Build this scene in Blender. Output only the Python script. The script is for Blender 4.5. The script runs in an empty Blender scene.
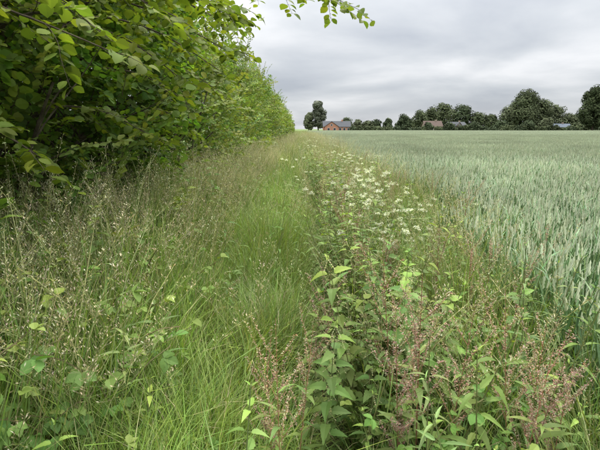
import bpy, math, random
import numpy as np
from mathutils import Vector, Matrix, noise
random.seed(7); rng=np.random.default_rng(7)
R=random.random
def U(a,b): return a+(b-a)*random.random()
scene=bpy.context.scene
def V(*a): return Vector(a)

# ---------------- mesh builder ----------------
class MB:
    def __init__(s): s.v=[]; s.f=[]; s.c=[]
    def add(s,vs,fs,col):
        o=len(s.v); s.v.extend([tuple(p) for p in vs])
        s.f.extend([tuple(i+o for i in f) for f in fs])
        s.c.extend([(col[0],col[1],col[2],1.0)]*len(vs))
    def obj(s,name,mat,link=True,parent=None,smooth=False):
        me=bpy.data.meshes.new(name); me.from_pydata(s.v,[],s.f)
        a=me.color_attributes.new('Col','FLOAT_COLOR','POINT')
        a.data.foreach_set('color',np.array(s.c,dtype=np.float32).ravel())
        me.materials.append(mat)
        if smooth: me.polygons.foreach_set('use_smooth',[True]*len(me.polygons))
        me.update()
        o=bpy.data.objects.new(name,me)
        if link: scene.collection.objects.link(o)
        if parent: o.parent=parent
        return o
def jit(c,a=0.2,h=0.12):
    k=U(1-a,1+a); return (c[0]*k*U(1-h,1+h),c[1]*k,c[2]*k*U(1-h,1+h))
def blade(m,p,az,L,W,lean,bend,col,n=5,twist=0.0):
    q=Vector(p); vs=[];fs=[]
    step=L/n
    for i in range(n+1):
        t=i/n; a=lean+bend*t*t
        az2=az+twist*t
        side=V(-math.sin(az2),math.cos(az2),0)
        w=W*0.5*(1-t**2.2)*(0.65+0.9*t if t<0.4 else 1.0)
        if i==n: vs.append(q.copy())
        else:
            vs.append(q-side*w); vs.append(q+side*w)
        d=V(math.cos(az)*math.sin(a),math.sin(az)*math.sin(a),math.cos(a))
        q=q+d*step
    for i in range(n-1): fs.append((2*i,2*i+1,2*i+3,2*i+2))
    fs.append((2*n-2,2*n-1,2*n))
    m.add(vs,fs,col)
def tube(m,pts,rad,sides,col):
    vs=[];fs=[]
    n=len(pts)
    for i,p in enumerate(pts):
        p=Vector(p)
        d=(Vector(pts[min(i+1,n-1)])-Vector(pts[max(i-1,0)]))
        if d.length<1e-6: d=V(0,0,1)
        d.normalize()
        a=d.cross(V(0.3,0.1,1) if abs(d.z)<0.9 else V(1,0,0)).normalized(); b=d.cross(a)
        for k in range(sides):
            th=2*math.pi*k/sides
            vs.append(p+(a*math.cos(th)+b*math.sin(th))*rad[i])
    for i in range(n-1):
        for k in range(sides):
            k2=(k+1)%sides
            fs.append((i*sides+k,i*sides+k2,(i+1)*sides+k2,(i+1)*sides+k))
    m.add(vs,fs,col)
HAZEL=[(0,.05),(.12,.62),(.35,.96),(.58,1),(.8,.68),(.92,.25),(1,0)]
HAZS=[(0,.1),(.2,.78),(.55,1),(.85,.55),(1,0)]
HAW=[(0,.1),(.3,.8),(.65,1),(1,0)]
LANCE=[(0,.06),(.15,.75),(.35,1),(.6,.72),(.82,.35),(1,0)]
def toothed(base,n,amp):
    out=[]
    for i in range(n+1):
        t=i/n
        for j in range(len(base)-1):
            if base[j][0]<=t<=base[j+1][0]+1e-9:
                u=(t-base[j][0])/(base[j+1][0]-base[j][0]); w=base[j][1]*(1-u)+base[j+1][1]*u; break
        if 0<i<n: w*= (1+amp) if i%2 else (1-amp)
        out.append((t,w))
    return out
NETL=toothed([(0,.3),(.12,.95),(.3,1),(.6,.66),(.85,.28),(1,0)],10,.1)
HAZT=toothed(HAZEL,12,.06)
BRT=toothed(HAZEL,8,.07)
def leaf(m,p,d,up,L,W,col,prof,fold=.2,droop=.3):
    d=Vector(d).normalized(); up=Vector(up)
    s=d.cross(up); 
    if s.length<1e-4: s=d.cross(V(1,0,0.2))
    s.normalize(); n=s.cross(d).normalized()
    vs=[];fs=[]; k=len(prof)
    for i,(t,w) in enumerate(prof):
        c=Vector(p)+d*(L*t*(1-0.12*droop*t))-n*(droop*L*t*t*.5)
        h=W*.5*w
        vs+= [c-s*h+n*(fold*h), c, c+s*h+n*(fold*h)]
    for i in range(k-1):
        a=i*3
        if prof[i+1][1]==0:
            fs+=[(a,a+1,a+4),(a+1,a+2,a+4)]
        else: fs+=[(a,a+1,a+4,a+3),(a+1,a+2,a+5,a+4)]
    m.add(vs,fs,col)

# ---------------- materials ----------------
def nodes(mat):
    mat.use_nodes=True; nt=mat.node_tree; nt.nodes.clear(); return nt
def foliage_mat(name,trans=.35,rough=.5,spec=.3,vj=.22,hj=.018,patch=.5,pamp=.25,ty=(1.5,1.35,.5),inst=False):
    mat=bpy.data.materials.new(name); nt=nodes(mat); N=nt.nodes; L=nt.links
    at=N.new('ShaderNodeAttribute'); at.attribute_name='Col'
    if inst: oi=N.new('ShaderNodeObjectInfo').outputs['Random']
    else:
        x=N.new('ShaderNodeAttribute'); x.attribute_name='rnd'; oi=x.outputs['Fac']
    geo=N.new('ShaderNodeNewGeometry')
    no=N.new('ShaderNodeTexNoise'); no.inputs['Scale'].default_value=patch; no.inputs['Detail'].default_value=2
    L.new(geo.outputs['Position'],no.inputs['Vector'])
    r1=N.new('ShaderNodeMapRange'); r1.inputs['To Min'].default_value=1-vj; r1.inputs['To Max'].default_value=1+vj
    L.new(oi,r1.inputs['Value'])
    r2=N.new('ShaderNodeMapRange'); r2.inputs['From Min'].default_value=.3; r2.inputs['From Max'].default_value=.7
    r2.inputs['To Min'].default_value=1-pamp; r2.inputs['To Max'].default_value=1+pamp
    L.new(no.outputs['Fac'],r2.inputs['Value'])
    mu=N.new('ShaderNodeMath'); mu.operation='MULTIPLY'; L.new(r1.outputs[0],mu.inputs[0]); L.new(r2.outputs[0],mu.inputs[1])
    wn=N.new('ShaderNodeMath'); wn.operation='MULTIPLY'; wn.inputs[1].default_value=7.31; L.new(oi,wn.inputs[0])
    fr=N.new('ShaderNodeMath'); fr.operation='FRACT'; L.new(wn.outputs[0],fr.inputs[0])
    r3=N.new('ShaderNodeMapRange'); r3.inputs['To Min'].default_value=.5-hj; r3.inputs['To Max'].default_value=.5+hj
    L.new(fr.outputs[0],r3.inputs['Value'])
    hs=N.new('ShaderNodeHueSaturation'); L.new(r3.outputs[0],hs.inputs['Hue']); L.new(mu.outputs[0],hs.inputs['Value']); L.new(at.outputs['Color'],hs.inputs['Color'])
    pb=N.new('ShaderNodeBsdfPrincipled'); pb.inputs['Roughness'].default_value=rough; pb.inputs['Specular IOR Level'].default_value=spec
    L.new(hs.outputs[0],pb.inputs['Base Color'])
    out=N.new('ShaderNodeOutputMaterial')
    if trans>0:
        tm=N.new('ShaderNodeMix'); tm.data_type='RGBA'; tm.blend_type='MULTIPLY'; tm.inputs['Factor'].default_value=1
        L.new(hs.outputs[0],tm.inputs[6]); tm.inputs[7].default_value=(*ty,1)
        tr=N.new('ShaderNodeBsdfTranslucent'); L.new(tm.outputs[2],tr.inputs['Color'])
        mx=N.new('ShaderNodeMixShader'); mx.inputs[0].default_value=trans
        L.new(pb.outputs[0],mx.inputs[1]); L.new(tr.outputs[0],mx.inputs[2]); L.new(mx.outputs[0],out.inputs[0])
    else: L.new(pb.outputs[0],out.inputs[0])
    return mat
def noise_mat(name,c1,c2,scale,rough=.9,detail=4,bump=0):
    mat=bpy.data.materials.new(name); nt=nodes(mat); N=nt.nodes; L=nt.links
    geo=N.new('ShaderNodeNewGeometry'); no=N.new('ShaderNodeTexNoise'); no.inputs['Scale'].default_value=scale; no.inputs['Detail'].default_value=detail
    L.new(geo.outputs['Position'],no.inputs['Vector'])
    cr=N.new('ShaderNodeValToRGB'); cr.color_ramp.elements[0].position=.35; cr.color_ramp.elements[1].position=.65
    cr.color_ramp.elements[0].color=(*c1,1); cr.color_ramp.elements[1].color=(*c2,1)
    L.new(no.outputs['Fac'],cr.inputs[0])
    pb=N.new('ShaderNodeBsdfPrincipled'); pb.inputs['Roughness'].default_value=rough; pb.inputs['Specular IOR Level'].default_value=.2
    L.new(cr.outputs[0],pb.inputs['Base Color'])
    if bump:
        b=N.new('ShaderNodeBump'); b.inputs['Strength'].default_value=bump; L.new(no.outputs['Fac'],b.inputs['Height']); L.new(b.outputs[0],pb.inputs['Normal'])
    out=N.new('ShaderNodeOutputMaterial'); L.new(pb.outputs[0],out.inputs[0]); return mat
M_grass=foliage_mat('grass_blades',.28,.5,.35,patch=.9,pamp=.26,ty=(1.3,1.35,.5))
M_weed=foliage_mat('weed_leaves',.28,.6,.2,patch=1.2,ty=(1.3,1.35,.5))
M_wheat=foliage_mat('wheat',0,.5,.4,vj=.08,hj=.006,patch=.35,pamp=.16,inst=True)
M_wheatn=foliage_mat('wheat_close',0,.5,.4,vj=.08,hj=.006,patch=.35,pamp=.18)
M_hazel=foliage_mat('hazel_leaves',.40,.6,.18,vj=.28,patch=1.0,pamp=.28,ty=(1.25,1.35,.45))
M_haw=foliage_mat('hawthorn_leaves',.34,.6,.15,vj=.28,hj=.02,patch=.7,pamp=.3,ty=(1.25,1.3,.5))
M_tree=foliage_mat('tree_leaves',0,.7,.05,vj=.1,patch=.15,pamp=.22)
M_bark=noise_mat('bark',(.035,.028,.02),(.10,.085,.06),18,bump=.4)
M_soil=noise_mat('soil_ground',(.03,.035,.015),(.06,.065,.026),1.5)

# ---------------- scatter through geometry nodes ----------------
def scatter(name,srcs,P,ROT,SCL,IDX,realize):
    coll=bpy.data.collections.new(name+'_kinds')
    for o in srcs: coll.objects.link(o)
    n=len(P)
    me=bpy.data.meshes.new(name); me.vertices.add(n)
    me.vertices.foreach_set('co',np.asarray(P,dtype=np.float32).ravel())
    a=me.attributes.new('rot','FLOAT_VECTOR','POINT'); a.data.foreach_set('vector',np.asarray(ROT,dtype=np.float32).ravel())
    a=me.attributes.new('scl','FLOAT_VECTOR','POINT'); a.data.foreach_set('vector',np.asarray(SCL,dtype=np.float32).ravel())
    a=me.attributes.new('idx','INT','POINT'); a.data.foreach_set('value',np.asarray(IDX,dtype=np.int32).ravel())
    a=me.attributes.new('rnd','FLOAT','POINT'); a.data.foreach_set('value',rng.random(n).astype(np.float32))
    me.update()
    ob=bpy.data.objects.new(name,me); scene.collection.objects.link(ob)
    ng=bpy.data.node_groups.new(name+'_scatter','GeometryNodeTree')
    ng.interface.new_socket('Geometry',in_out='INPUT',socket_type='NodeSocketGeometry')
    ng.interface.new_socket('Geometry',in_out='OUTPUT',socket_type='NodeSocketGeometry')
    N=ng.nodes;L=ng.links
    gi=N.new('NodeGroupInput');go=N.new('NodeGroupOutput')
    ci=N.new('GeometryNodeCollectionInfo'); ci.inputs['Collection'].default_value=coll
    ci.inputs['Separate Children'].default_value=True; ci.inputs['Reset Children'].default_value=True
    ip=N.new('GeometryNodeInstanceOnPoints'); ip.inputs['Pick Instance'].default_value=True
    def at(nm,t):
        x=N.new('GeometryNodeInputNamedAttribute'); x.data_type=t; x.inputs['Name'].default_value=nm; return x.outputs['Attribute']
    e=N.new('FunctionNodeEulerToRotation'); L.new(at('rot','FLOAT_VECTOR'),e.inputs[0])
    L.new(gi.outputs[0],ip.inputs['Points']); L.new(ci.outputs[0],ip.inputs['Instance'])
    L.new(e.outputs[0],ip.inputs['Rotation']); L.new(at('scl','FLOAT_VECTOR'),ip.inputs['Scale']); L.new(at('idx','INT'),ip.inputs['Instance Index'])
    last=ip.outputs[0]
    if realize:
        for nm in ('rot','scl','idx'):
            ra=N.new('GeometryNodeRemoveAttribute'); ra.inputs['Name'].default_value=nm; L.new(last,ra.inputs[0]); last=ra.outputs[0]
        rz=N.new('GeometryNodeRealizeInstances'); L.new(last,rz.inputs[0]); last=rz.outputs[0]
    L.new(last,go.inputs[0])
    md=ob.modifiers.new('scatter','NODES'); md.node_group=ng
    return ob
class Sc:
    def __init__(s): s.P=[];s.R=[];s.S=[];s.I=[]
    def put(s,p,r,sc,i):
        s.P.append(p);s.R.append(r);s.S.append(sc if hasattr(sc,'__len__') else (sc,sc,sc));s.I.append(i)
    def make(s,name,srcs,realize=True): return scatter(name,srcs,s.P,s.R,s.S,s.I,realize)
def nz(x,y,s=1.0,o=0.0): return noise.noise(Vector((x*s+o,y*s-o,o*.37)))

# ---------------- plant kinds ----------------
G1=(.165,.24,.06); G2=(.115,.19,.05); G3=(.24,.275,.105); STRAW=(.44,.40,.24)
def k_grass(n,Lr,Wr,lean,bend,col,spread,seg=4,straw=.08):
    m=MB()
    for _ in range(n):
        a=U(0,6.28); r=spread*math.sqrt(R())
        c=jit(col,.3) if R()>straw else jit(STRAW,.2)
        blade(m,(r*math.cos(a),r*math.sin(a),0),U(0,6.28),U(*Lr),U(*Wr),U(0,lean),U(*bend),c,seg,U(-.6,.6))
    return m
grass=[k_grass(40,(.45,1.0),(.004,.009),.32,(.2,1.8),[G1,G2,G1,G3,G2,G1][i],.12).obj('grass_%02d'%i,M_grass,False) for i in range(6)]
soft=[k_grass(60,(.45,.85),(.003,.008),.35,(.5,2.2),[(.21,.32,.07),G1,(.20,.31,.06),(.25,.33,.09)][i],.13).obj('soft_%02d'%i,M_grass,False) for i in range(4)]
fargrass=[k_grass(46,(.5,1.0),(.010,.020),.4,(.3,1.6),[G1,G3,(.22,.26,.10),G2][i],.3,3,.14).obj('fgrass_%02d'%i,M_grass,False) for i in range(4)]
def k_seed(kind,n,spread=.1,H=(.85,1.25)):
    m=MB()
    for _ in range(n):
        a=U(0,6.28);r=spread*math.sqrt(R());az=U(0,6.28);h=U(*H);ln=U(.02,.28)
        pts=[];q=V(r*math.cos(a),r*math.sin(a),0);N_=7
        for j in range(N_+1):
            pts.append(q.copy()); ang=ln+.8*(j/N_)**3
            q=q+V(math.cos(az)*math.sin(ang),math.sin(az)*math.sin(ang),math.cos(ang))*(h/N_)
        tube(m,pts,[.0018-.0009*j/N_ for j in range(N_+1)],3,jit((.32,.33,.15)))
        c=[(.52,.48,.33),(.42,.44,.28),(.45,.37,.29)][kind]
        for j in range(30 if kind!=1 else 32):
            t=U(.0,1); k=t*2; b=int(min(1,k)); p=pts[N_-2+b].lerp(pts[N_-1+b],k-b)
            aa=U(0,6.28); out=(.055*(1-t*.8) if kind!=1 else .010)
            d=V(math.cos(aa),math.sin(aa),U(.3,1.2)).normalized()
            e=p+d*out*U(.3,1)
            if kind!=1: m.add([p,e,e+V(0,0,.0012)],[(0,1,2)],c)
            leaf(m,e,(d+V(0,0,.3)),V(R()-.5,R()-.5,.2),U(.007,.013),.0042,jit(c),[(0,.3),(.4,1),(1,0)],.3,0)
        for j in range(2):
            blade(m,pts[1+j*2],U(0,6.28),U(.15,.3),.006,.4,1.3,jit(G2),4)
    return m
seed=[k_seed(k,5,.15).obj('seed_%02d'%(k*2+j),M_grass,False) for k in range(3) for j in range(2)]
def k_nettle(h,col=(.13,.205,.055),asp=.52,L0=.085,fl=True):
    m=MB(); az=U(0,6.28);ln=U(.02,.12); q=V(0,0,0); n=int(h/.055); pts=[]
    for j in range(n+1):
        pts.append(q.copy()); q=q+V(math.cos(az)*math.sin(ln),math.sin(az)*math.sin(ln),math.cos(ln))*(h/n)
    tube(m,pts,[.003-.0018*j/n for j in range(n+1)],4,(.17,.20,.08))
    ph=U(0,3)
    for j in range(2,n+1):
        t=j/n; L=(L0*(1-abs(t-.6)*1.1))*U(.8,1.15)
        if t>.9: L*=.5
        for s in (0,1):
            a=ph+j*math.pi/2+s*math.pi+U(-.3,.3)
            up=.35 if t<.9 else 1.2
            d=V(math.cos(a),math.sin(a),up-.25*(1-t))
            p=pts[j]; pe=p+d.normalized()*L*.2
            tube(m,[p,pe],[.001,.0008],3,(.18,.21,.08))
            c=jit(col,.25); 
            if t>.85: c=(c[0]*1.5,c[1]*1.4,c[2]*1.2)
            leaf(m,pe,d,V(U(-.4,.4),U(-.4,.4),1),L,L*asp,c,NETL,.3,U(.4,1.4))
            if fl and .45<t<.95:
                for w in range(2):
                    aa=a+.5+w*5.3; q0=p
                    for z in range(5):
                        q1=q0+V(math.cos(aa)*.008,math.sin(aa)*.008,-.005)
                        leaf(m,q0,(q1-q0)+V(0,0,.001),V(R()-.5,R()-.5,1),.009,.005,jit((.30,.31,.15)),[(0,.4),(.5,1),(1,0)],.2,0); q0=q1
    return m
nettle=[k_nettle(h).obj('nettle_%02d'%i,M_weed,False) for i,h in enumerate((.75,.85,.95,.65))]
herb=[k_nettle(h,c,asp,l,False).obj('herb_%02d'%i,M_weed,False) for i,(h,c,asp,l) in enumerate([(.5,(.18,.27,.07),.35,.06),(.65,(.15,.24,.06),.22,.09),(.4,(.19,.28,.08),.6,.04),(.75,(.16,.23,.08),.17,.08)])]
def k_dock(h):
    m=MB(); pink=(.37,.235,.19); gp=(.31,.30,.18)
    def stem(p,az,ln,h,r):
        q=Vector(p);pts=[];n=8
        for j in range(n+1):
            pts.append(q.copy()); a=ln*(1-.4*j/n)
            q=q+V(math.cos(az)*math.sin(a),math.sin(az)*math.sin(a),math.cos(a))*(h/n)
        tube(m,pts,[r*(1-.75*j/n) for j in range(n+1)],4,jit((.32,.18,.12))); return pts
    st=stem((0,0,0),U(0,6.28),.08,h,.0030)
    def whorls(pts,k0,den):
        for j in range(k0,len(pts)-1):
            for t in range(den):
                p=pts[j].lerp(pts[j+1],(t+U(-.3,.3))/den); 
                for w in range(4):
                    a=U(0,6.28); d=V(math.cos(a),math.sin(a),U(-.2,.9))
                    leaf(m,p+d*.002,d,V(R()-.5,R()-.5,.6),U(.004,.011),.0034,jit(pink if R()<.6 else gp,.4,.2),[(0,.3),(.5,1),(1,0)],.3,.2)
    whorls(st,5,5)
    for b in range(16):
        p=st[3].lerp(st[7],R()); br=stem(p,U(0,6.28),U(.3,.8),h*U(.08,.26),.0011); whorls(br,2,3)
    for b in range(14):
        p=st[0].lerp(st[6],R()); a=U(0,6.28)
        leaf(m,p,V(math.cos(a),math.sin(a),.7),V(0,0,1),U(.05,.13),U(.013,.03),jit((.17,.24,.07)),LANCE,.2,U(.5,1.3))
    return m
dock=[k_dock(h).obj('dock_%02d'%i,M_weed,False) for i,h in enumerate((.85,.95,.75,.9,.8))]
def k_parsley(h):
    m=MB(); white=(.72,.74,.65)
    def st(p,d,l,r):
        e=Vector(p)+Vector(d).normalized()*l; tube(m,[p,Vector(p).lerp(e,.5)+V(U(-.01,.01),U(-.01,.01),0),e],[r,r*.8,r*.6],4,(.22,.28,.11)); return e
    e=st(V(0,0,0),V(U(-.1,.1),U(-.1,.1),1),h*.6,.003)
    for b in range(5):
        a=b*1.3+U(0,.6); f=st(e,V(math.cos(a)*.5,math.sin(a)*.5,1),h*U(.1,.42),.0018)
        for u in range(10):
            aa=u*2.4; rr=.35+.65*math.sqrt(u/10)
            g=st(f,V(math.cos(aa)*rr*.8,math.sin(aa)*rr*.8,U(.7,1.2)),U(.02,.036),.0006)
            for w in range(8):
                x=g+V(U(-.007,.007),U(-.007,.007),U(-.004,.005))
                leaf(m,x,V(R()-.5,R()-.5,.9*R()),V(R()-.5,R()-.5,1),.0046,.0042,jit(white,.2,.05),[(0,.5),(.5,1),(1,0)],0,0)
    for b in range(8):
        z=h*U(.1,.7);a=U(0,6.28);d=V(math.cos(a),math.sin(a),.4);p=V(0,0,z)
        for k in range(7):
            s=(k+1)/7;c=p+d*.2*s
            for sg in (-1,1):
                dd=d*.5+V(-d.y,d.x,0)*sg
                leaf(m,c,dd,V(0,0,1),.06*(1.2-s),.018,jit((.15,.23,.07)),LANCE,.1,.3)
    return m
parsley=[k_parsley(h).obj('parsley_%02d'%i,M_weed,False) for i,h in enumerate((.9,1.0,.8))]
def k_bramble(n,col,L=(.025,.05),H=.55):
    m=MB()
    for _ in range(n):
        az=U(0,6.28);q=V(U(-.1,.1),U(-.1,.1),0);h=U(.5,1)*H*1.5;pts=[];ln=U(.05,.5);k=9
        for j in range(k+1):
            pts.append(q.copy()); a=ln+1.1*(j/k)**2; q=q+V(math.cos(az)*math.sin(a),math.sin(az)*math.sin(a),math.cos(a))*h/k
        tube(m,pts,[.002]*(k+1),3,(.18,.16,.08))
        for j in range(2,k+1):
            a=az+(1 if j%2 else -1)*U(.6,1.4); d=V(math.cos(a),math.sin(a),U(.1,.5)).normalized(); b=pts[j]+d*.04
            c=jit(col,.3); l=U(*L)
            for s in (-1.1,0,1.1):
                dd=V(math.cos(a+s),math.sin(a+s),U(-.4,.4))
                leaf(m,b,dd,V(U(-.6,.6),U(-.6,.6),1),l,l*.66,c,BRT,.3,U(.2,.9))
    return m
bramble=[k_bramble(6,[(.16,.25,.06),(.19,.275,.07),(.13,.21,.05)][i]).obj('bramble_%02d'%i,M_weed,False) for i in range(3)]

# ---- wheat kinds
WL=(.145,.235,.105); WH=(.41,.455,.31)
def k_wheat(size,den,lod):
    m=MB(); rows=max(1,int(round(size/.125)))
    n=int(size*size*den)
    for k in range(n):
        x=(random.randrange(rows)+.5)/rows*size-size/2+random.gauss(0,.018 if lod<2 else .05); y=U(-size/2,size/2)
        h=random.gauss(.76,.045); az=U(0,6.28);ln=abs(random.gauss(0,.06)); 
        top=V(x+math.cos(az)*math.sin(ln)*h,y+math.sin(az)*math.sin(ln)*h,h)
        lc=jit(WL,.22); hc=jit(WH,.18,.06)
        hl=U(.065,.095); hd=(top-V(x,y,0)).normalized()+V(U(-.2,.2),U(-.2,.2),0); hd.normalize()
        if lod==0:
            s=V(math.cos(az),math.sin(az),0)*.0018
            m.add([V(x,y,0)-s,V(x,y,0)+s,top+s,top-s],[(0,1,2,3)],jit((.20,.29,.13)))
            for b in range(4):
                z=h*(.33+.17*b)+U(-.03,.03)
                blade(m,V(x,y,0).lerp(top,z/h),U(0,6.28),U(.16,.27),U(.009,.014),U(.1,.5),U(.3,1.9),jit(lc,.15),3,U(-.8,.8))
            lv=6; a0=hd.cross(V(1,0,0)).normalized(); b0=hd.cross(a0); 
            th=U(0,3); a1=a0*math.cos(th)+b0*math.sin(th); b1=hd.cross(a1)
            vs=[];fs=[]
            for j in range(lv+1):
                t=j/lv; w=.0072*(1-.55*t)*(1.25 if j%2 else .75)*(.5 if j==0 else 1); w2=.005*(1-.5*t)*(.8 if j%2 else 1.15)
                c=top+hd*hl*t
                if j==lv: w=w2=.001
                vs+=[c+a1*w,c+b1*w2,c-a1*w,c-b1*w2]
            for j in range(lv):
                for q in range(4): fs.append((j*4+q,j*4+(q+1)%4,j*4+4+(q+1)%4,j*4+4+q))
            m.add(vs,fs,hc)
        else:
            wd=.013 if lod==1 else .028
            wb=.012 if lod==1 else .036
            for b in range(3 if lod==1 else 2):
                blade(m,(x,y,h*U(.4,.8)),U(0,6.28),U(.2,.28),wb,U(.1,.5),U(.3,1.6),jit(lc,.15),2)
            s=V(math.cos(az),math.sin(az),0)*wd*.5; s2=V(-s.y,s.x,0)
            for ss in ((s,s2) if lod==1 else (s,)):
                m.add([top-ss*.6,top+ss*.6,top+hd*hl*.5+ss,top+hd*hl,top+hd*hl*.5-ss],[(0,1,2,3,4)],hc)
    return m
wheat0=[k_wheat(.5,400,0).obj('wheat_near_%02d'%i,M_wheatn,False) for i in range(6)]
wheat1=[k_wheat(1.0,260,1).obj('wheat_mid_%02d'%i,M_wheat,False) for i in range(5)]
wheat2=[k_wheat(4.0,45,2).obj('wheat_far_%02d'%i,M_wheat,False) for i in range(4)]

# ---- leaf twigs for the hedge
def k_twig(n,L,prof,col,span,asp=.85,young=.2,mat=None):
    m=MB(); q=V(0,0,0);pts=[]
    k=n
    for j in range(k+1):
        pts.append(q.copy()); q=q+V(1,U(-.25,.25),U(-.1,.3)-.3*j/k).normalized()*span/k
    tube(m,pts,[.003-.002*j/k for j in range(k+1)],3,(.09,.075,.05))
    for j in range(1,k+1):
        for rep in range(2 if j%2 else 1):
            s=1 if (j+rep)%2 else -1
            d=V(U(.2,.8),s*U(.6,1),U(-.3,.35)).normalized()
            c=jit(col,.3); 
            if R()<young: c=(c[0]*1.5,c[1]*1.35,c[2])
            l=U(*L); leaf(m,pts[j]+d*.012,d,V(U(-.6,.6),U(-.6,.6),1),l,l*asp,c,prof,U(.05,.3),U(.1,.7))
    leaf(m,pts[-1],pts[-1]-pts[-2],V(0,0,1),L[1]*.8,L[1]*.6,jit(col),prof,.2,.2)
    return m
hz=[k_twig(9,(.042,.082),HAZS,[(.12,.205,.045),(.15,.235,.05),(.095,.175,.04),(.175,.255,.055)][i],.36).obj('hazel_%02d'%i,M_hazel,False) for i in range(4)]
hw=[k_twig(12,(.04,.08),HAW,[(.145,.21,.055),(.165,.225,.06),(.20,.25,.07),(.11,.175,.045)][i],.45,.7).obj('haw_%02d'%i,M_haw,False) for i in range(4)]

# ---------------- terrain ----------------
def sheet(name,x0,x1,y0,y1,z,mat):
    me=bpy.data.meshes.new(name); me.from_pydata([(x0,y0,z),(x1,y0,z),(x1,y1,z),(x0,y1,z)],[],[(0,1,2,3)]); me.materials.append(mat)
    o=bpy.data.objects.new(name,me); scene.collection.objects.link(o); return o
M_mead=noise_mat('far_meadow',(.09,.14,.045),(.15,.2,.07),.05)
sheet('ground',-2500,2500,-60,4000,-.012,M_mead)
sheet('field_soil',-6,260,-8,246,0,M_soil)

def sstep(a,b,x):
    t=min(1,max(0,(x-a)/(b-a))); return t*t*(3-2*t)
def edge(y): return 1.32+.5*sstep(1.8,6,y)+.2*nz(0,y,.5,3)

# ---------------- wheat field ----------------
near=Sc();mid=Sc();far=Sc()
def wz(X,Y): return nz(X,Y*.5,.7,1)*.07+nz(X*.35,Y,.25,8)*.08
for iy in range(-1,24):
    for ix in range(0,24):
        X=1.3+.25+ix*.5; Y=iy*.5+.25
        if X+.1<edge(Y): continue
        if Y>12 or X>.75*Y+3.3 or X>12: continue
        near.put((X,Y,0),(0,0,math.pi*random.randrange(2)),(1,1,1+wz(X,Y)),random.randrange(6))
for iy in range(0,62):
    for ix in range(0,70):
        X=1.8+ix; Y=iy+.5
        if (Y<12 and X<=.75*Y+3.3 and X<12.2): continue
        if X-.4<edge(Y): X+=.3
        if X>.74*Y+8: continue
        mid.put((X,Y,0),(0,0,math.pi*random.randrange(2)),(1,1,1+wz(X,Y)),random.randrange(5))
for iy in range(0,46):
    for ix in range(0,60):
        X=4.0+ix*4; Y=62+2+iy*4
        if X>.74*Y+14: continue
        far.put((X,Y,0),(0,0,math.pi*random.randrange(2)),(1,1,1.0+.15*nz(X*.4,Y,.08,1)),random.randrange(4))
near.make('wheat_crop',wheat0,True); mid.make('wheat_crop.001',wheat1,False); far.make('wheat_crop.002',wheat2,False)

# ---------------- verge vegetation ----------------
def cx(y): return -.06+.065*min(y,5)-.02*max(0,min(y-5,12))+.05*math.sin(y*1.1)
def hfac(x,y):
    f=.99+.34*nz(x,y,1.3,5)
    d=abs(x-cx(y))
    if -.9<x<cx(y): f*=.84
    if x<-.95: f*=1.25
    if x>-.2 and y<2.3: f*=.76
    f*=1-.85*math.exp(-(d/.19)**2.5)
    return f
docks=[(-.06,1.36,1.0),(-.03,1.5,1.0),(-.1,1.44,.92),(.42,1.52,1.1),(.50,1.60,1.18),(.54,1.48,1.02),(.45,1.72,1.18),(.39,1.6,1.1),(.72,1.33,1.0),(.84,1.45,1.08),(.95,1.6,1.1),(.78,1.38,1.02),(.10,1.95,1.1),(1.05,2.2,1.15),(1.2,2.6,1.2),(.8,2.4,1.2),(.9,1.38,1.0)]
g=Sc();sg=Sc();sd=Sc()
for _ in range(3100):
    x=U(-2.5,2.0);y=U(-.8,12) if R()<.65 else U(.9,5)
    if x>edge(y)+.15: continue
    if x*x+y*y<.6: continue
    d=abs(x-cx(y))
    if d<.17 and R()<.93: continue
    if any((x-a)**2+(y-b)**2<.006 for a,b,_s in docks): continue
    if x>cx(y)+.2 and nz(x,y,1.1,31)>.22 and R()<.6: continue
    h=hfac(x,y)
    lx=.0
    if cx(y)<x<cx(y)+.4: lx=.1
    if cx(y)-.4<x<cx(y): lx=-.12
    lean=(random.gauss(0,.2),random.gauss(0,.17)+(.12 if x<-.9 else 0)+lx,U(0,6.28))
    s=U(.8,1.2)
    if -1.0<x<cx(y): sg.put((x,y,0),lean,(s,s,h*U(.8,1.2)*1.1),random.randrange(4))
    if not(-1.0<x<cx(y)) or R()<.35: g.put((x,y,0),lean,(s,s,h*U(.8,1.2)),random.randrange(6))
for _ in range(1700):
    x=U(-2.5,1.9) if R()<.55 else U(-2.3,-.75)
    y=U(1.2,14)
    if x>edge(y)+.1: continue
    if -.75<x<.25 and R()<.85: continue
    if x*x+y*y<2.2: continue
    sd.put((x,y,0),(random.gauss(0,.12),random.gauss(0,.12)+(.18 if x<-1 else 0),U(0,6.28)),U(.78,1.08)*(1.18 if x<-1 else 1),random.randrange(6))
g.make('meadow_grass',grass); sg.make('meadow_grass.001',soft); sd.make('seeding_grass',seed)
fg=Sc();fs_=Sc()
for _ in range(4800):
    y=12+ (R()**1.5)*190; x=U(-2.6,1.9) if y<75 else U(-9,3.2)
    if y<62 and x>edge(y)+.1: continue
    h=1.0+.3*nz(x,y,.5,5); 
    if abs(x-cx(y))<.22: h*=.4
    s=U(.8,1.2)*(1 if y<60 else 1.5); fg.put((x,y,0),(random.gauss(0,.12),random.gauss(0,.12),U(0,6.28)),(s,s,h*U(.8,1.25)),random.randrange(4))
for _ in range(1300):
    y=U(13,60);x=U(-2.3,1.9)
    if abs(x-cx(y))<.3:continue
    fs_.put((x,y,0),(random.gauss(0,.08),random.gauss(0,.08),U(0,6.28)),(1.4,1.4,U(.9,1.25)),random.randrange(6))
fg.make('meadow_grass.002',fargrass); fs_.make('seeding_grass.001',seed)

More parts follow.
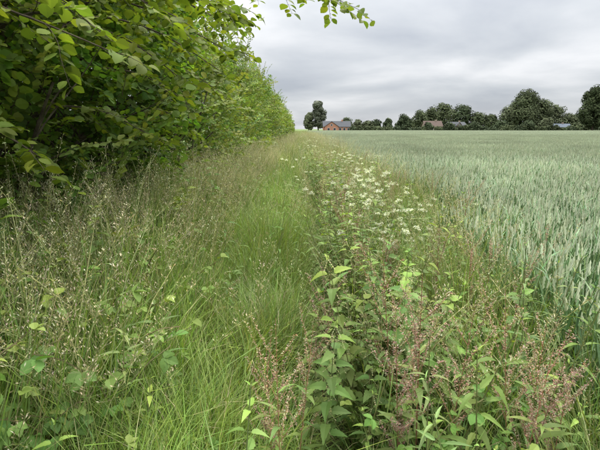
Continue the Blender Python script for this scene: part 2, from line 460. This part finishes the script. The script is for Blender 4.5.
nt_=Sc()
spots=[(.09,1.62),(.15,1.74),(.04,1.8),(.31,1.62),(.37,1.74),(.62,1.9),(.75,1.75),(.60,1.68),(.9,2.0),(.24,1.5)]
for (x,y) in spots: nt_.put((x,y,0),(U(-.12,.12),U(-.12,.12),U(0,6.28)),U(.95,1.1),random.randrange(4))
for _ in range(650):
    y=U(1.9,14);x=U(.12,1.6) if R()<.65 else cx(y)+U(.15,.45)
    if x>edge(y) or x<cx(y)+.14:continue
    if nz(x,y,.8,9)<-.12 and x>cx(y)+.45: continue
    nt_.put((x,y,0),(U(-.25,.25),U(-.25,.25),U(0,6.28)),U(.85,1.25),random.randrange(4))
for _ in range(200):
    x=U(-2.2,-1.0);y=U(1.5,10); nt_.put((x,y,0),(U(-.2,.2),U(-.2,.2),U(0,6.28)),U(.9,1.45),random.randrange(4))
nt_.make('nettle_patch',nettle)
hb=Sc()
for _ in range(1500):
    x=U(-2.2,1.7);y=U(1.1,11)
    if x>edge(y) or x*x+y*y<1.3:continue
    if abs(x-cx(y))<.17: continue
    if -.8<x<.15 and R()<.8: continue
    hb.put((x,y,0),(U(-.3,.3),U(-.3,.3),U(0,6.28)),U(.9,1.55),random.randrange(4))
hb.make('wild_herb_patch',herb)
dk=Sc()
for (x,y,s) in docks: dk.put((x,y,0),(U(-.13,.13),U(-.13,.13),U(0,6.28)),s,random.randrange(5))
for _ in range(50):
    x=U(.3,1.7);y=U(2.5,12); dk.put((x,y,0),(U(-.1,.1),U(-.1,.1),U(0,6.28)),U(1.0,1.3),random.randrange(5))
dk.make('dock_patch',dock)
ps=Sc()
for _ in range(150):
    if R()<.6: y=U(3.2,10);x=random.gauss(.72,.38)
    else: y=U(9,34);x=U(-.2,1.6)
    if abs(x-cx(y))<.2 or x>edge(y): continue
    ps.put((x,y,0),(U(-.2,.2),U(-.2,.2),U(0,6.28)),U(1.0,1.35),random.randrange(3))
for _ in range(40):
    ps.put((U(-2.,-.8),U(4,30),0),(U(-.15,.15),U(-.15,.15),U(0,6.28)),U(1.05,1.4),random.randrange(3))
ps.make('cow_parsley',parsley)
br=Sc()
for _ in range(380):
    x=U(-2.3,-.8);y=U(.9,8)
    if x>-1.2 and (y>3.2 or R()<.3): continue
    if nz(x,y,1.3,21)<-.15: continue
    br.put((x,y,0),(U(-.2,.2),U(-.2,.2),U(0,6.28)),U(.95,1.5),random.randrange(3))
for _ in range(60):
    x=U(.25,1.4);y=U(1.3,8); br.put((x,y,0),(0,0,U(0,6.28)),U(.6,1.1),random.randrange(3))
br.make('bramble_patch',bramble)

# ---------------- hedge ----------------
def face(y,z):
    f=-1.95+.5*nz(y,z,.5,2)+.28*nz(y,z,1.6,4)
    f-=.35*sstep(2.6,4.2,z)
    f+=.18*math.sin(min(z,3)/3*math.pi)
    f+=.25*(1-sstep(.3,1.4,z))
    return f
def top(y):
    t=3.4+.65*nz(y,1,.3,6)+.45*nz(y,2,1.0,6)+.6*math.exp(-((y-27)/7)**2)
    t+=1.4*(1-sstep(6,10,y))
    t-=1.3*sstep(58,80,y)
    return t
hA=Sc();hB=Sc()
def hedge_pts(sc,n,y0,y1,smin,smax,prob_in,kinds=4,lowgap=False):
    for _ in range(n):
        y=U(y0,y1); tp=top(y)
        mode=R()
        if mode<.72:
            z=U(.05,tp); dp=abs(random.gauss(0,.28)) if R()<prob_in else U(0,1.2)
            x=face(y,z)-dp; out=0
            if lowgap and nz(y,z,.9,14)>.16 and z<2.9 and dp<.45: continue
        elif mode<.88:
            x=U(-4.2,face(y,tp)); z=tp-abs(random.gauss(0,.2))-.25*((x+3)/1.2)**2*.6; out=math.pi/2
        else:
            z=U(.1,tp-.3); x=-4.3+abs(random.gauss(0,.25)); out=math.pi
        yaw=(out if out==math.pi else 0)+random.gauss(0,.9)
        pitch=random.gauss(-.25,.45)
        if out==math.pi/2: pitch=random.gauss(-.8,.4); yaw=U(0,6.28)
        s=U(smin,smax)
        sc.put((x,y,z),(random.gauss(0,.6),pitch,yaw),s,random.randrange(kinds))
hedge_pts(hA,5000,.3,8,.8,1.25,.8,4,True)
for _ in range(1100): hA.put((U(-4.1,-2.8),U(.3,8.5),U(.1,3.5)),(U(0,6),U(-1,.3),U(0,6.28)),U(1.5,2.0),random.randrange(4))
hedge_pts(hB,4800,7.5,25,.8,1.3,.85)
hedge_pts(hB,5200,24,80,1.2,2.2,.85)
for _ in range(200):
    hB.put((U(-4.2,-1.9),80+random.gauss(0,.3),U(.1,2.2)),(0,random.gauss(-.2,.4),math.pi/2+random.gauss(0,.8)),U(1.2,1.8),random.randrange(4))
for _ in range(480):
    y=U(6,75); hB.put((U(-3.2,-1.7),y,top(y)+U(-.1,.5)),(0,-1.2+random.gauss(0,.35),U(0,6.28)),U(.8,1.6),random.randrange(4))
for _ in range(300):
    y=U(3,45);z=U(.3,2.4); hB.put((face(y,z)+U(.0,.35),y,z),(random.gauss(0,.5),-.7+random.gauss(0,.35),random.gauss(0,.8)),U(.9,1.5),random.randrange(4))
hedge_near=hA.make('hazel_hedge',hz); hedge_far=hB.make('hawthorn_hedge',hw)
m=MB()
def wander(p,d,L,n,r0,r1,sides,col,grav=0.0,wig=.12):
    q=Vector(p);d=Vector(d).normalized();pts=[q.copy()]
    for j in range(n):
        d=(d+V(U(-wig,wig),U(-wig,wig),U(-wig,wig)-grav)).normalized(); q=q+d*L/n; pts.append(q.copy())
    tube(m,pts,[r0+(r1-r0)*j/n for j in range(n+1)],sides,col); return pts
for k in range(70):
    y=U(0,72) if k>28 else U(0,8)
    for s in range(3):
        p=wander((-3.0+U(-.3,.5),y+U(-.2,.2),0),(U(-.3,.6),U(-.4,.4),1),U(1.8,2.6),9,.03,.008,6,jit((.07,.06,.045)))
        for b in range(5):
            q=p[random.randrange(2,8)]; wander(q,(U(-.5,1),U(-.8,.8),U(.2,.9)),U(.5,1.0),5,.01,.003,4,jit((.08,.065,.045)))
stems=m.obj('stems',M_bark,True,hedge_far)

# ---------------- overhanging hazel tree ----------------
wood=MB();lv=MB()
def branch(pts,r0,leafL=(.05,.09),twigs=10,bare=.0,col=(.165,.25,.05)):
    P=[Vector(p) for p in pts]
    out=[]
    for i in range(len(P)-1):
        a=P[max(i-1,0)];b=P[i];c=P[i+1];d=P[min(i+2,len(P)-1)]
        for j in range(8):
            t=j/8
            out.append(.5*((2*b)+(-a+c)*t+(2*a-5*b+4*c-d)*t*t+(-a+3*b-3*c+d)*t**3))
    out.append(P[-1]); n=len(out)
    tube(wood,out,[r0*(1-.85*i/n)+.0012 for i in range(n)],6,(.08,.07,.05))
    def put(q,d,k):
        side=d.cross(V(0,0,1)); 
        if side.length<.1: side=V(1,0,0)
        side.normalize(); s=1 if k%2 else -1
        dd=(d*U(.1,.7)+side*s*U(.6,1.1)+V(0,0,U(-.35,.25))).normalized()
        l=U(*leafL); c=jit(col,.32)
        if R()<.25: c=(c[0]*1.45,c[1]*1.3,c[2])
        pe=q+dd*.015; tube(wood,[q,pe],[.001,.0008],3,(.12,.15,.05))
        leaf(lv,pe,dd,V(U(-.8,.8),U(-.8,.8),1),l,l*U(.75,.92),c,HAZT,U(.0,.3),U(.1,.8))
    for t in range(twigs):
        i=int(n*(bare+(1-bare)*(t+.5)/twigs)); i=min(i,n-2)
        d0=(out[i+1]-out[i]).normalized(); sd_=d0.cross(V(0,0,1)).normalized()*(1 if t%2 else -1)
        d=(d0*.7+sd_*U(.5,1)+V(0,0,U(-.35,.3))).normalized(); L=U(.22,.6)*(1-.35*i/n); q=out[i].copy(); k=int(L/.04)+1
        tp=[q.copy()]
        for j in range(k):
            d=(d+V(U(-.12,.12),U(-.12,.12),U(-.16,.06))).normalized(); q=q+d*.04; tp.append(q.copy()); put(q,d,j)
            if R()<.45: put(q,d,j+1)
        tube(wood,tp,[.0028-.0018*j/k for j in range(k+1)],4,(.10,.085,.05))
    i0=int(n*max(bare,.3))
    for i in range(i0,n-1,2): put(out[i],(out[i+1]-out[i]).normalized(),i//2)
    put(out[-1],(out[-1]-out[-2]).normalized(),1)
base=V(-2.7,3.4,0)
for k in range(5):
    tube(wood,[base+V(U(-.2,.2),U(-.2,.2),0),base+V(U(-.3,.4),U(-.5,.5),1.3),base+V(U(-.2,.7),U(-.9,.9),2.8),base+V(U(0,.9),U(-1.2,1.2),4.2)],[.05,.04,.028,.012],8,jit((.08,.07,.05)))
B=[([(-2.5,3.3,2.3),(-1.9,3.3,2.8),(-1.2,3.4,2.7),(-.48,3.5,2.42)],16),
([(-2.5,3.6,2.0),(-1.9,3.7,2.55),(-1.3,3.7,2.55),(-.58,3.8,2.22)],16),
([(-2.5,3.5,2.2),(-1.9,3.6,2.75),(-1.2,3.8,2.85),(-.52,4.0,2.6)],18),
([(-2.5,3.4,2.3),(-1.8,3.3,2.65),(-1.1,3.2,2.6),(-.5,3.2,2.38)],16),
([(-2.6,3.2,1.8),(-1.9,3.2,2.35),(-1.3,3.3,2.25),(-.85,3.3,1.95)],14),
([(-2.5,3.9,2.0),(-1.9,4.0,2.5),(-1.3,4.1,2.45),(-.7,4.2,2.1)],16),
([(-2.6,2.6,1.9),(-1.9,2.5,2.3),(-1.5,2.5,2.2),(-1.0,2.6,2.0)],10),
([(-2.6,2.8,2.2),(-1.9,2.8,2.6),(-1.3,2.9,2.5),(-.75,3.0,2.28)],14),
([(-2.6,2.2,2.0),(-1.9,2.1,2.5),(-1.45,2.1,2.4),(-1.05,2.2,2.15)],10),
([(-2.6,4.4,2.2),(-1.9,4.5,2.85),(-1.4,4.5,2.9),(-.7,4.6,2.6)],18),
([(-2.6,4.8,2.4),(-1.9,4.9,3.0),(-1.3,5.0,3.0),(-.7,5.0,2.75)],18),
([(-2.6,5.2,2.2),(-2,5.4,3.0),(-1.5,5.5,3.1),(-.9,5.6,2.8)],16),
([(-2.5,3.5,1.2),(-2.0,3.4,1.7),(-1.6,3.5,1.75),(-1.2,3.6,1.55)],9),
([(-2.5,2.4,1.2),(-2.0,2.3,1.6),(-1.6,2.3,1.6),(-1.35,2.4,1.4)],9),
([(-2.5,3.0,3.0),(-1.6,3.0,3.05),(-1.2,3.3,2.9),(-.8,3.5,2.7)],12),
([(-2.5,4.0,1.6),(-2.0,4.2,2.1),(-1.5,4.3,2.1),(-1.1,4.4,1.85)],12),
([(-2.5,5.0,1.3),(-2.0,5.2,1.8),(-1.6,5.3,1.8),(-1.3,5.4,1.6)],10),
([(-2.5,5.9,1.8),(-2.0,6.0,2.4),(-1.6,6.1,2.4),(-1.1,6.2,2.1)],12)]
for p,t in B: branch(p,.012,twigs=t)
branch([(-2.6,3.0,2.6),(-1.7,2.9,2.9),(-.8,3.1,2.72),(-.25,3.3,2.60),(.05,3.45,2.57),(.28,3.6,2.56)],.009,leafL=(.04,.075),twigs=10,bare=.35)
hazel=bpy.data.objects.new('hazel_tree',None); scene.collection.objects.link(hazel)
wood.obj('trunk_and_branches',M_bark,True,hazel); lv.obj('leaves',M_hazel,True,hazel)

# ---------------- distant trees ----------------
def crown(mb_leaf,mb_wood,X,Y,H,W,col,n=3200,leafs=.62,trunk=.2,narrow=False):
    lobes=[]
    for k in range(26 if not narrow else 14):
        t=(k+R())/(26 if not narrow else 14); z=H*(trunk+(1-trunk)*(.1+.80*t))
        rr=W*.5*(math.sin(math.pi*(.2+.70*t))**.8)
        a=k*2.4+U(0,1); r=rr*U(.25,.75)
        lobes.append((X+r*math.cos(a),Y+r*math.sin(a),z,W*U(.15,.25) if not narrow else W*U(.22,.34),U(.7,1.25)))
    for (a,b,c,d,_k) in lobes[::3]:
        tube(mb_wood,[(X,Y,H*trunk*U(.6,1.2)),((X+a)/2,(Y+b)/2,(c+H*trunk)/2+.3),(a,b,c)],[.014*H,.008*H,.003*H],5,(.06,.05,.04))
    tube(mb_wood,[(X,Y,0),(X+.1,Y,H*trunk),(X,Y+.2,H*.55),(X,Y,H*.85)],[.025*H,.02*H,.012*H,.003*H],8,(.06,.05,.04))
    for i in range(int(n*1.5)):
        l=random.choice(lobes); u=V(random.gauss(0,1),random.gauss(0,1),random.gauss(0,1)).normalized()
        r=l[3]*(.5+.55*R()**.6)
        p=V(l[0],l[1],l[2])+V(u.x*r,u.y*r,u.z*r*.85)
        if p.z<H*trunk*.6 or p.z<.1: continue
        nn=(u+V(U(-.45,.45),U(-.45,.45),U(-.45,.45)+.15)).normalized()
        a=nn.cross(V(.3,.2,1)).normalized()*leafs*U(.5,1); b=nn.cross(a).normalized()*leafs*U(.5,1)
        c=jit((col[0]*l[4],col[1]*l[4],col[2]*l[4]),.12,.06)
        mb_leaf.add([p-a,p+b*.8,p+a,p-b*.8],[(0,1,2,3)],c)
def tree(name,X,Y,H,W,col,**k):
    e=bpy.data.objects.new(name,None); e.location=(0,0,0); scene.collection.objects.link(e)
    a=MB();b=MB(); crown(a,b,X,Y,H,W,col,**k)
    a.obj('crown',M_tree,True,e); b.obj('trunk',M_bark,True,e)
T1=(.075,.10,.05);T2=(.10,.125,.07);T3=(.06,.085,.045)
tree('oak_tree',145,222,22,14.5,(.06,.085,.04),n=6500,trunk=.08)
tree('poplar_tree',10.6,262,18,8.5,(.12,.14,.10),n=3000,narrow=True,trunk=.08)
tree('birch_tree',5,262,11,5.5,T2,n=1500,narrow=True,trunk=.08)
tree('ash_tree',131,262,22.5,22,T1,n=7500,trunk=.05)
tree('maple_tree',58,250,9,9.5,T3,n=2200,trunk=.05)
a=MB();b=MB()
for (X,Y,H,W,n) in [(-6,262,6,7,900),(-14,262,7,9,900),(33,255,6.5,8,1000),(39,256,6,7,900),(44,258,6.5,8,900),(50,254,7.5,7,1000),(28,270,8,9,900),
  (73,272,12,13,1900),(80,275,14,14,2200),(88,275,17,17,2900),(98,272,16,16,2700),(107,270,11,12,1800),(114,268,10,11,1700),(121,262,14,14,2000),
  (142,265,18.5,17,3200),(151,266,15,15,2500),(158,264,10,12,1700),(165,266,10,13,1500),(173,268,11,13,1600),(184,266,12,13,1600),(194,262,13,13,1500),
  (208,262,14,14,1500),(64,262,7,9,900),(71,248,5,6,600),(82,246,5,7,700),(96,246,5.5,7,700),(112,250,6,9,900),(126,248,6,9,900),(137,250,7,10,1000),(152,247,4.5,7,600),(-26,262,8,11,900),(-40,262,9,12,1000)]:
    crown(a,b,X,Y,H,W,random.choice([T1,T2,T3]),n=n,trunk=.04)
X=29
while X<215:
    if not(68<X<100 and R()<.35): crown(a,b,X,246+U(-1,1),U(2.0,4.2),U(4,8),random.choice([T1,T3]),n=330,leafs=.45,trunk=.02)
    X+=U(2.8,5)
dt=bpy.data.objects.new('distant_tree_line',None); scene.collection.objects.link(dt)
a.obj('crowns',M_tree,True,dt); b.obj('trunks',M_bark,True,dt)

# ---------------- houses ----------------
def brick_mat(name,c1,c2,mortar,sc):
    mat=bpy.data.materials.new(name); nt=nodes(mat);N=nt.nodes;L=nt.links
    tc=N.new('ShaderNodeTexCoord'); sp=N.new('ShaderNodeSeparateXYZ'); cb=N.new('ShaderNodeCombineXYZ'); ad=N.new('ShaderNodeMath')
    L.new(tc.outputs['Object'],sp.inputs[0]); L.new(sp.outputs[0],ad.inputs[0]); L.new(sp.outputs[1],ad.inputs[1]); L.new(ad.outputs[0],cb.inputs[0]); L.new(sp.outputs[2],cb.inputs[1])
    bt=N.new('ShaderNodeTexBrick'); bt.inputs['Color1'].default_value=(*c1,1);bt.inputs['Color2'].default_value=(*c2,1);bt.inputs['Mortar'].default_value=(*mortar,1)
    bt.inputs['Scale'].default_value=sc; L.new(cb.outputs[0],bt.inputs[0])
    pb=N.new('ShaderNodeBsdfPrincipled'); pb.inputs['Roughness'].default_value=.85; L.new(bt.outputs[0],pb.inputs['Base Color'])
    o=N.new('ShaderNodeOutputMaterial'); L.new(pb.outputs[0],o.inputs[0]); return mat
M_brick=brick_mat('red_brick',(.43,.19,.11),(.38,.16,.09),(.36,.29,.24),4)
M_brick2=brick_mat('pale_brick',(.27,.21,.16),(.23,.18,.14),(.3,.26,.22),4)
M_slate=noise_mat('slate_roof',(.06,.065,.075),(.09,.095,.105),6)
M_tile=noise_mat('brown_tile',(.08,.06,.05),(.11,.08,.07),6)
M_blue=noise_mat('blue_roof',(.08,.10,.13),(.10,.12,.155),4)
M_white=noise_mat('white_trim',(.7,.7,.68),(.8,.8,.78),2)
M_glass=noise_mat('window_glass',(.03,.04,.05),(.06,.07,.08),1,rough=.15)
def poly(name,vs,fs,mat,par):
    me=bpy.data.meshes.new(name);me.from_pydata(vs,[],fs);me.materials.append(mat);me.validate()
    o=bpy.data.objects.new(name,me);scene.collection.objects.link(o);o.parent=par;return o
def box(name,x0,x1,y0,y1,z0,z1,mat,par):
    return poly(name,[(x0,y0,z0),(x1,y0,z0),(x1,y1,z0),(x0,y1,z0),(x0,y0,z1),(x1,y0,z1),(x1,y1,z1),(x0,y1,z1)],
      [(0,3,2,1),(4,5,6,7),(0,1,5,4),(1,2,6,5),(2,3,7,6),(3,0,4,7)],mat,par)
def wing(par,x0,x1,y0,y1,h,r,axis,wall,roof):
    if axis=='x':
        ym=(y0+y1)/2
        poly('walls',[(x0,y0,0),(x1,y0,0),(x1,y1,0),(x0,y1,0),(x0,y0,h),(x1,y0,h),(x1,y1,h),(x0,y1,h),(x0,ym,r),(x1,ym,r)],
          [(0,1,5,4),(2,3,7,6),(1,2,6,9,5),(3,0,4,8,7)],wall,par)
        o=.35;s=(r-h)/(ym-y0);t=.16
        for sg,ye in ((1,y0),(-1,y1)):
            ye2=ye-sg*o; zz=h-s*o
            poly('roof',[(x0-o,ye2,zz+.03),(x1+o,ye2,zz+.03),(x1+o,ym,r+.03),(x0-o,ym,r+.03),(x0-o,ye2,zz+t),(x1+o,ye2,zz+t),(x1+o,ym,r+t),(x0-o,ym,r+t)],
             [(0,3,2,1),(4,5,6,7),(0,1,5,4),(1,2,6,5),(3,0,4,7)],roof,par)
    else:
        xm=(x0+x1)/2
        poly('walls',[(x0,y0,0),(x1,y0,0),(x1,y1,0),(x0,y1,0),(x0,y0,h),(x1,y0,h),(x1,y1,h),(x0,y1,h),(xm,y0,r),(xm,y1,r)],
          [(0,1,5,8,4),(2,3,7,9,6),(1,2,6,5),(3,0,4,7)],wall,par)
        o=.35;s=(r-h)/(xm-x0);t=.16
        for sg,xe in ((1,x0),(-1,x1)):
            xe2=xe-sg*o; zz=h-s*o
            poly('roof',[(xe2,y0-o,zz+.03),(xm,y0-o,r+.03),(xm,y1,r+.03),(xe2,y1,zz+.03),(xe2,y0-o,zz+t),(xm,y0-o,r+t),(xm,y1,r+t),(xe2,y1,zz+t)],
             [(0,3,2,1),(4,5,6,7),(0,1,5,4),(2,3,7,6),(3,0,4,7)],roof,par)
def win(par,x,z,y,w=1.2,h=1.2):
    box('window_frame',x-w/2-.08,x+w/2+.08,y-.05,y-.002,z-.08,z+h+.08,M_white,par)
    box('window',x-w/2,x+w/2,y-.07,y-.052,z,z+h,M_glass,par)
def house(name,X,Y,wall,roof,L=12,h=2.7,r=5.6,gw=6,rot=0):
    e=bpy.data.objects.new(name,None);scene.collection.objects.link(e)
    wing(e,-L/2,L/2,0,8,h,r,'x',wall,roof)
    if gw:
        wing(e,-L/2+.6,-L/2+.6+gw,-2.5,3.9,h+.05,r-.25,'y',wall,roof)
        win(e,-L/2+.6+gw*.28,.9,-2.5);win(e,-L/2+.6+gw*.72,.9,-2.5);win(e,-L/2+.6+gw/2,3.3,-2.5,.8,.9)
    for x in np.arange(-L/2+gw+1.8,L/2-.8,2.3): win(e,float(x),.9,0)
    box('door',L/2-1.6,L/2-.7,-.06,-.003,0,2.05,M_white,e)
    box('chimney',L*.18,L*.18+.8,3.6,4.4,r-.4,r+.9,wall,e)
    e.location=(X,Y,0);e.rotation_euler=(0,0,rot)
house('brick_house',20.5,248,M_brick,M_slate,L=15,gw=7.5,h=2.9,r=5.8)
house('farmhouse',76,254,M_brick2,M_tile,L=10,gw=0,h=3.0,r=6.0)
house('cottage',90,252,M_brick2,M_slate,L=11,gw=5,h=2.8,r=5.4,rot=.3)
house('barn',146,250,M_brick2,M_blue,L=13,gw=0,h=2.6,r=4.4)

# ---------------- world ----------------
w=bpy.data.worlds.new('World'); scene.world=w; w.use_nodes=True; nt=w.node_tree; N=nt.nodes;L=nt.links; N.clear()
EL=math.radians(54); AZ=math.radians(35)
sky=N.new('ShaderNodeTexSky'); sky.sky_type='NISHITA'; sky.sun_disc=False; sky.sun_elevation=EL; sky.sun_rotation=AZ
b1=N.new('ShaderNodeBackground'); b1.inputs[1].default_value=.1; L.new(sky.outputs[0],b1.inputs[0])
tc=N.new('ShaderNodeTexCoord'); sp=N.new('ShaderNodeSeparateXYZ'); L.new(tc.outputs['Generated'],sp.inputs[0])
def mth(op,a,b):
    x=N.new('ShaderNodeMath'); x.operation=op
    for i,q in enumerate((a,b)):
        if isinstance(q,(int,float)): x.inputs[i].default_value=q
        else: L.new(q,x.inputs[i])
    return x.outputs[0]
zc=mth('MAXIMUM',sp.outputs[2],0.0); za=mth('ADD',zc,.2)
cb=N.new('ShaderNodeCombineXYZ'); L.new(mth('DIVIDE',sp.outputs[0],za),cb.inputs[0]); L.new(mth('DIVIDE',sp.outputs[1],za),cb.inputs[1])
mp=N.new('ShaderNodeMapping'); mp.inputs['Scale'].default_value=(1.0,1.1,1); mp.inputs['Location'].default_value=(5.4,2.9,0); mp.inputs['Rotation'].default_value=(0,0,.5); L.new(cb.outputs[0],mp.inputs[0])
no=N.new('ShaderNodeTexNoise'); no.inputs['Scale'].default_value=.9; no.inputs['Detail'].default_value=6; no.inputs['Roughness'].default_value=.48; no.inputs['Distortion'].default_value=.25; L.new(mp.outputs[0],no.inputs[0])
cr=N.new('ShaderNodeValToRGB'); e=cr.color_ramp.elements; e[0].position=.34; e[0].color=(.47,.505,.57,1); e[1].position=.66; e[1].color=(.88,.89,.92,1)
x_=e.new(.5); x_.color=(.64,.67,.715,1)
L.new(no.outputs[0],cr.inputs[0])
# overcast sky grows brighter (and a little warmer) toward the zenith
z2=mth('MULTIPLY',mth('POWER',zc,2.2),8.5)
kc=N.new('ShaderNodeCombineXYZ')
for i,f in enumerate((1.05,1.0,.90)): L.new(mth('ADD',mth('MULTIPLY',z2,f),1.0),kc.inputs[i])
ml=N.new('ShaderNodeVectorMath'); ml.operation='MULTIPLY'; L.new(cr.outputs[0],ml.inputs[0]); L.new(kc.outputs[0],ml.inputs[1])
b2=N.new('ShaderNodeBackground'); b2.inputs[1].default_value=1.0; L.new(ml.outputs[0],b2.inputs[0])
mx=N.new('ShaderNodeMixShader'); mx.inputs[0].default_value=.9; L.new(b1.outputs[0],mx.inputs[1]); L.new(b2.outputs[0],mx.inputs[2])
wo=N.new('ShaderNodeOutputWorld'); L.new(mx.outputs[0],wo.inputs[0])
sl=bpy.data.lights.new('sun','SUN'); sl.energy=2.0; sl.angle=math.radians(10); sl.color=(1,.95,.85)
so=bpy.data.objects.new('sun',sl); scene.collection.objects.link(so)
dirv=V(math.sin(AZ)*math.cos(EL),math.cos(AZ)*math.cos(EL),math.sin(EL)); so.rotation_euler=dirv.to_track_quat('Z','Y').to_euler()

# ---------------- camera ----------------
cam=bpy.data.cameras.new('camera'); co=bpy.data.objects.new('camera',cam); scene.collection.objects.link(co)
cam.sensor_width=36; cam.lens=26.2; cam.clip_end=6000; cam.clip_start=.05
co.location=(0,0,1.6); co.rotation_euler=(math.radians(90-12.4),0,0)
scene.camera=co
scene.view_settings.view_transform='Standard'; scene.view_settings.look='None'; scene.view_settings.exposure=0
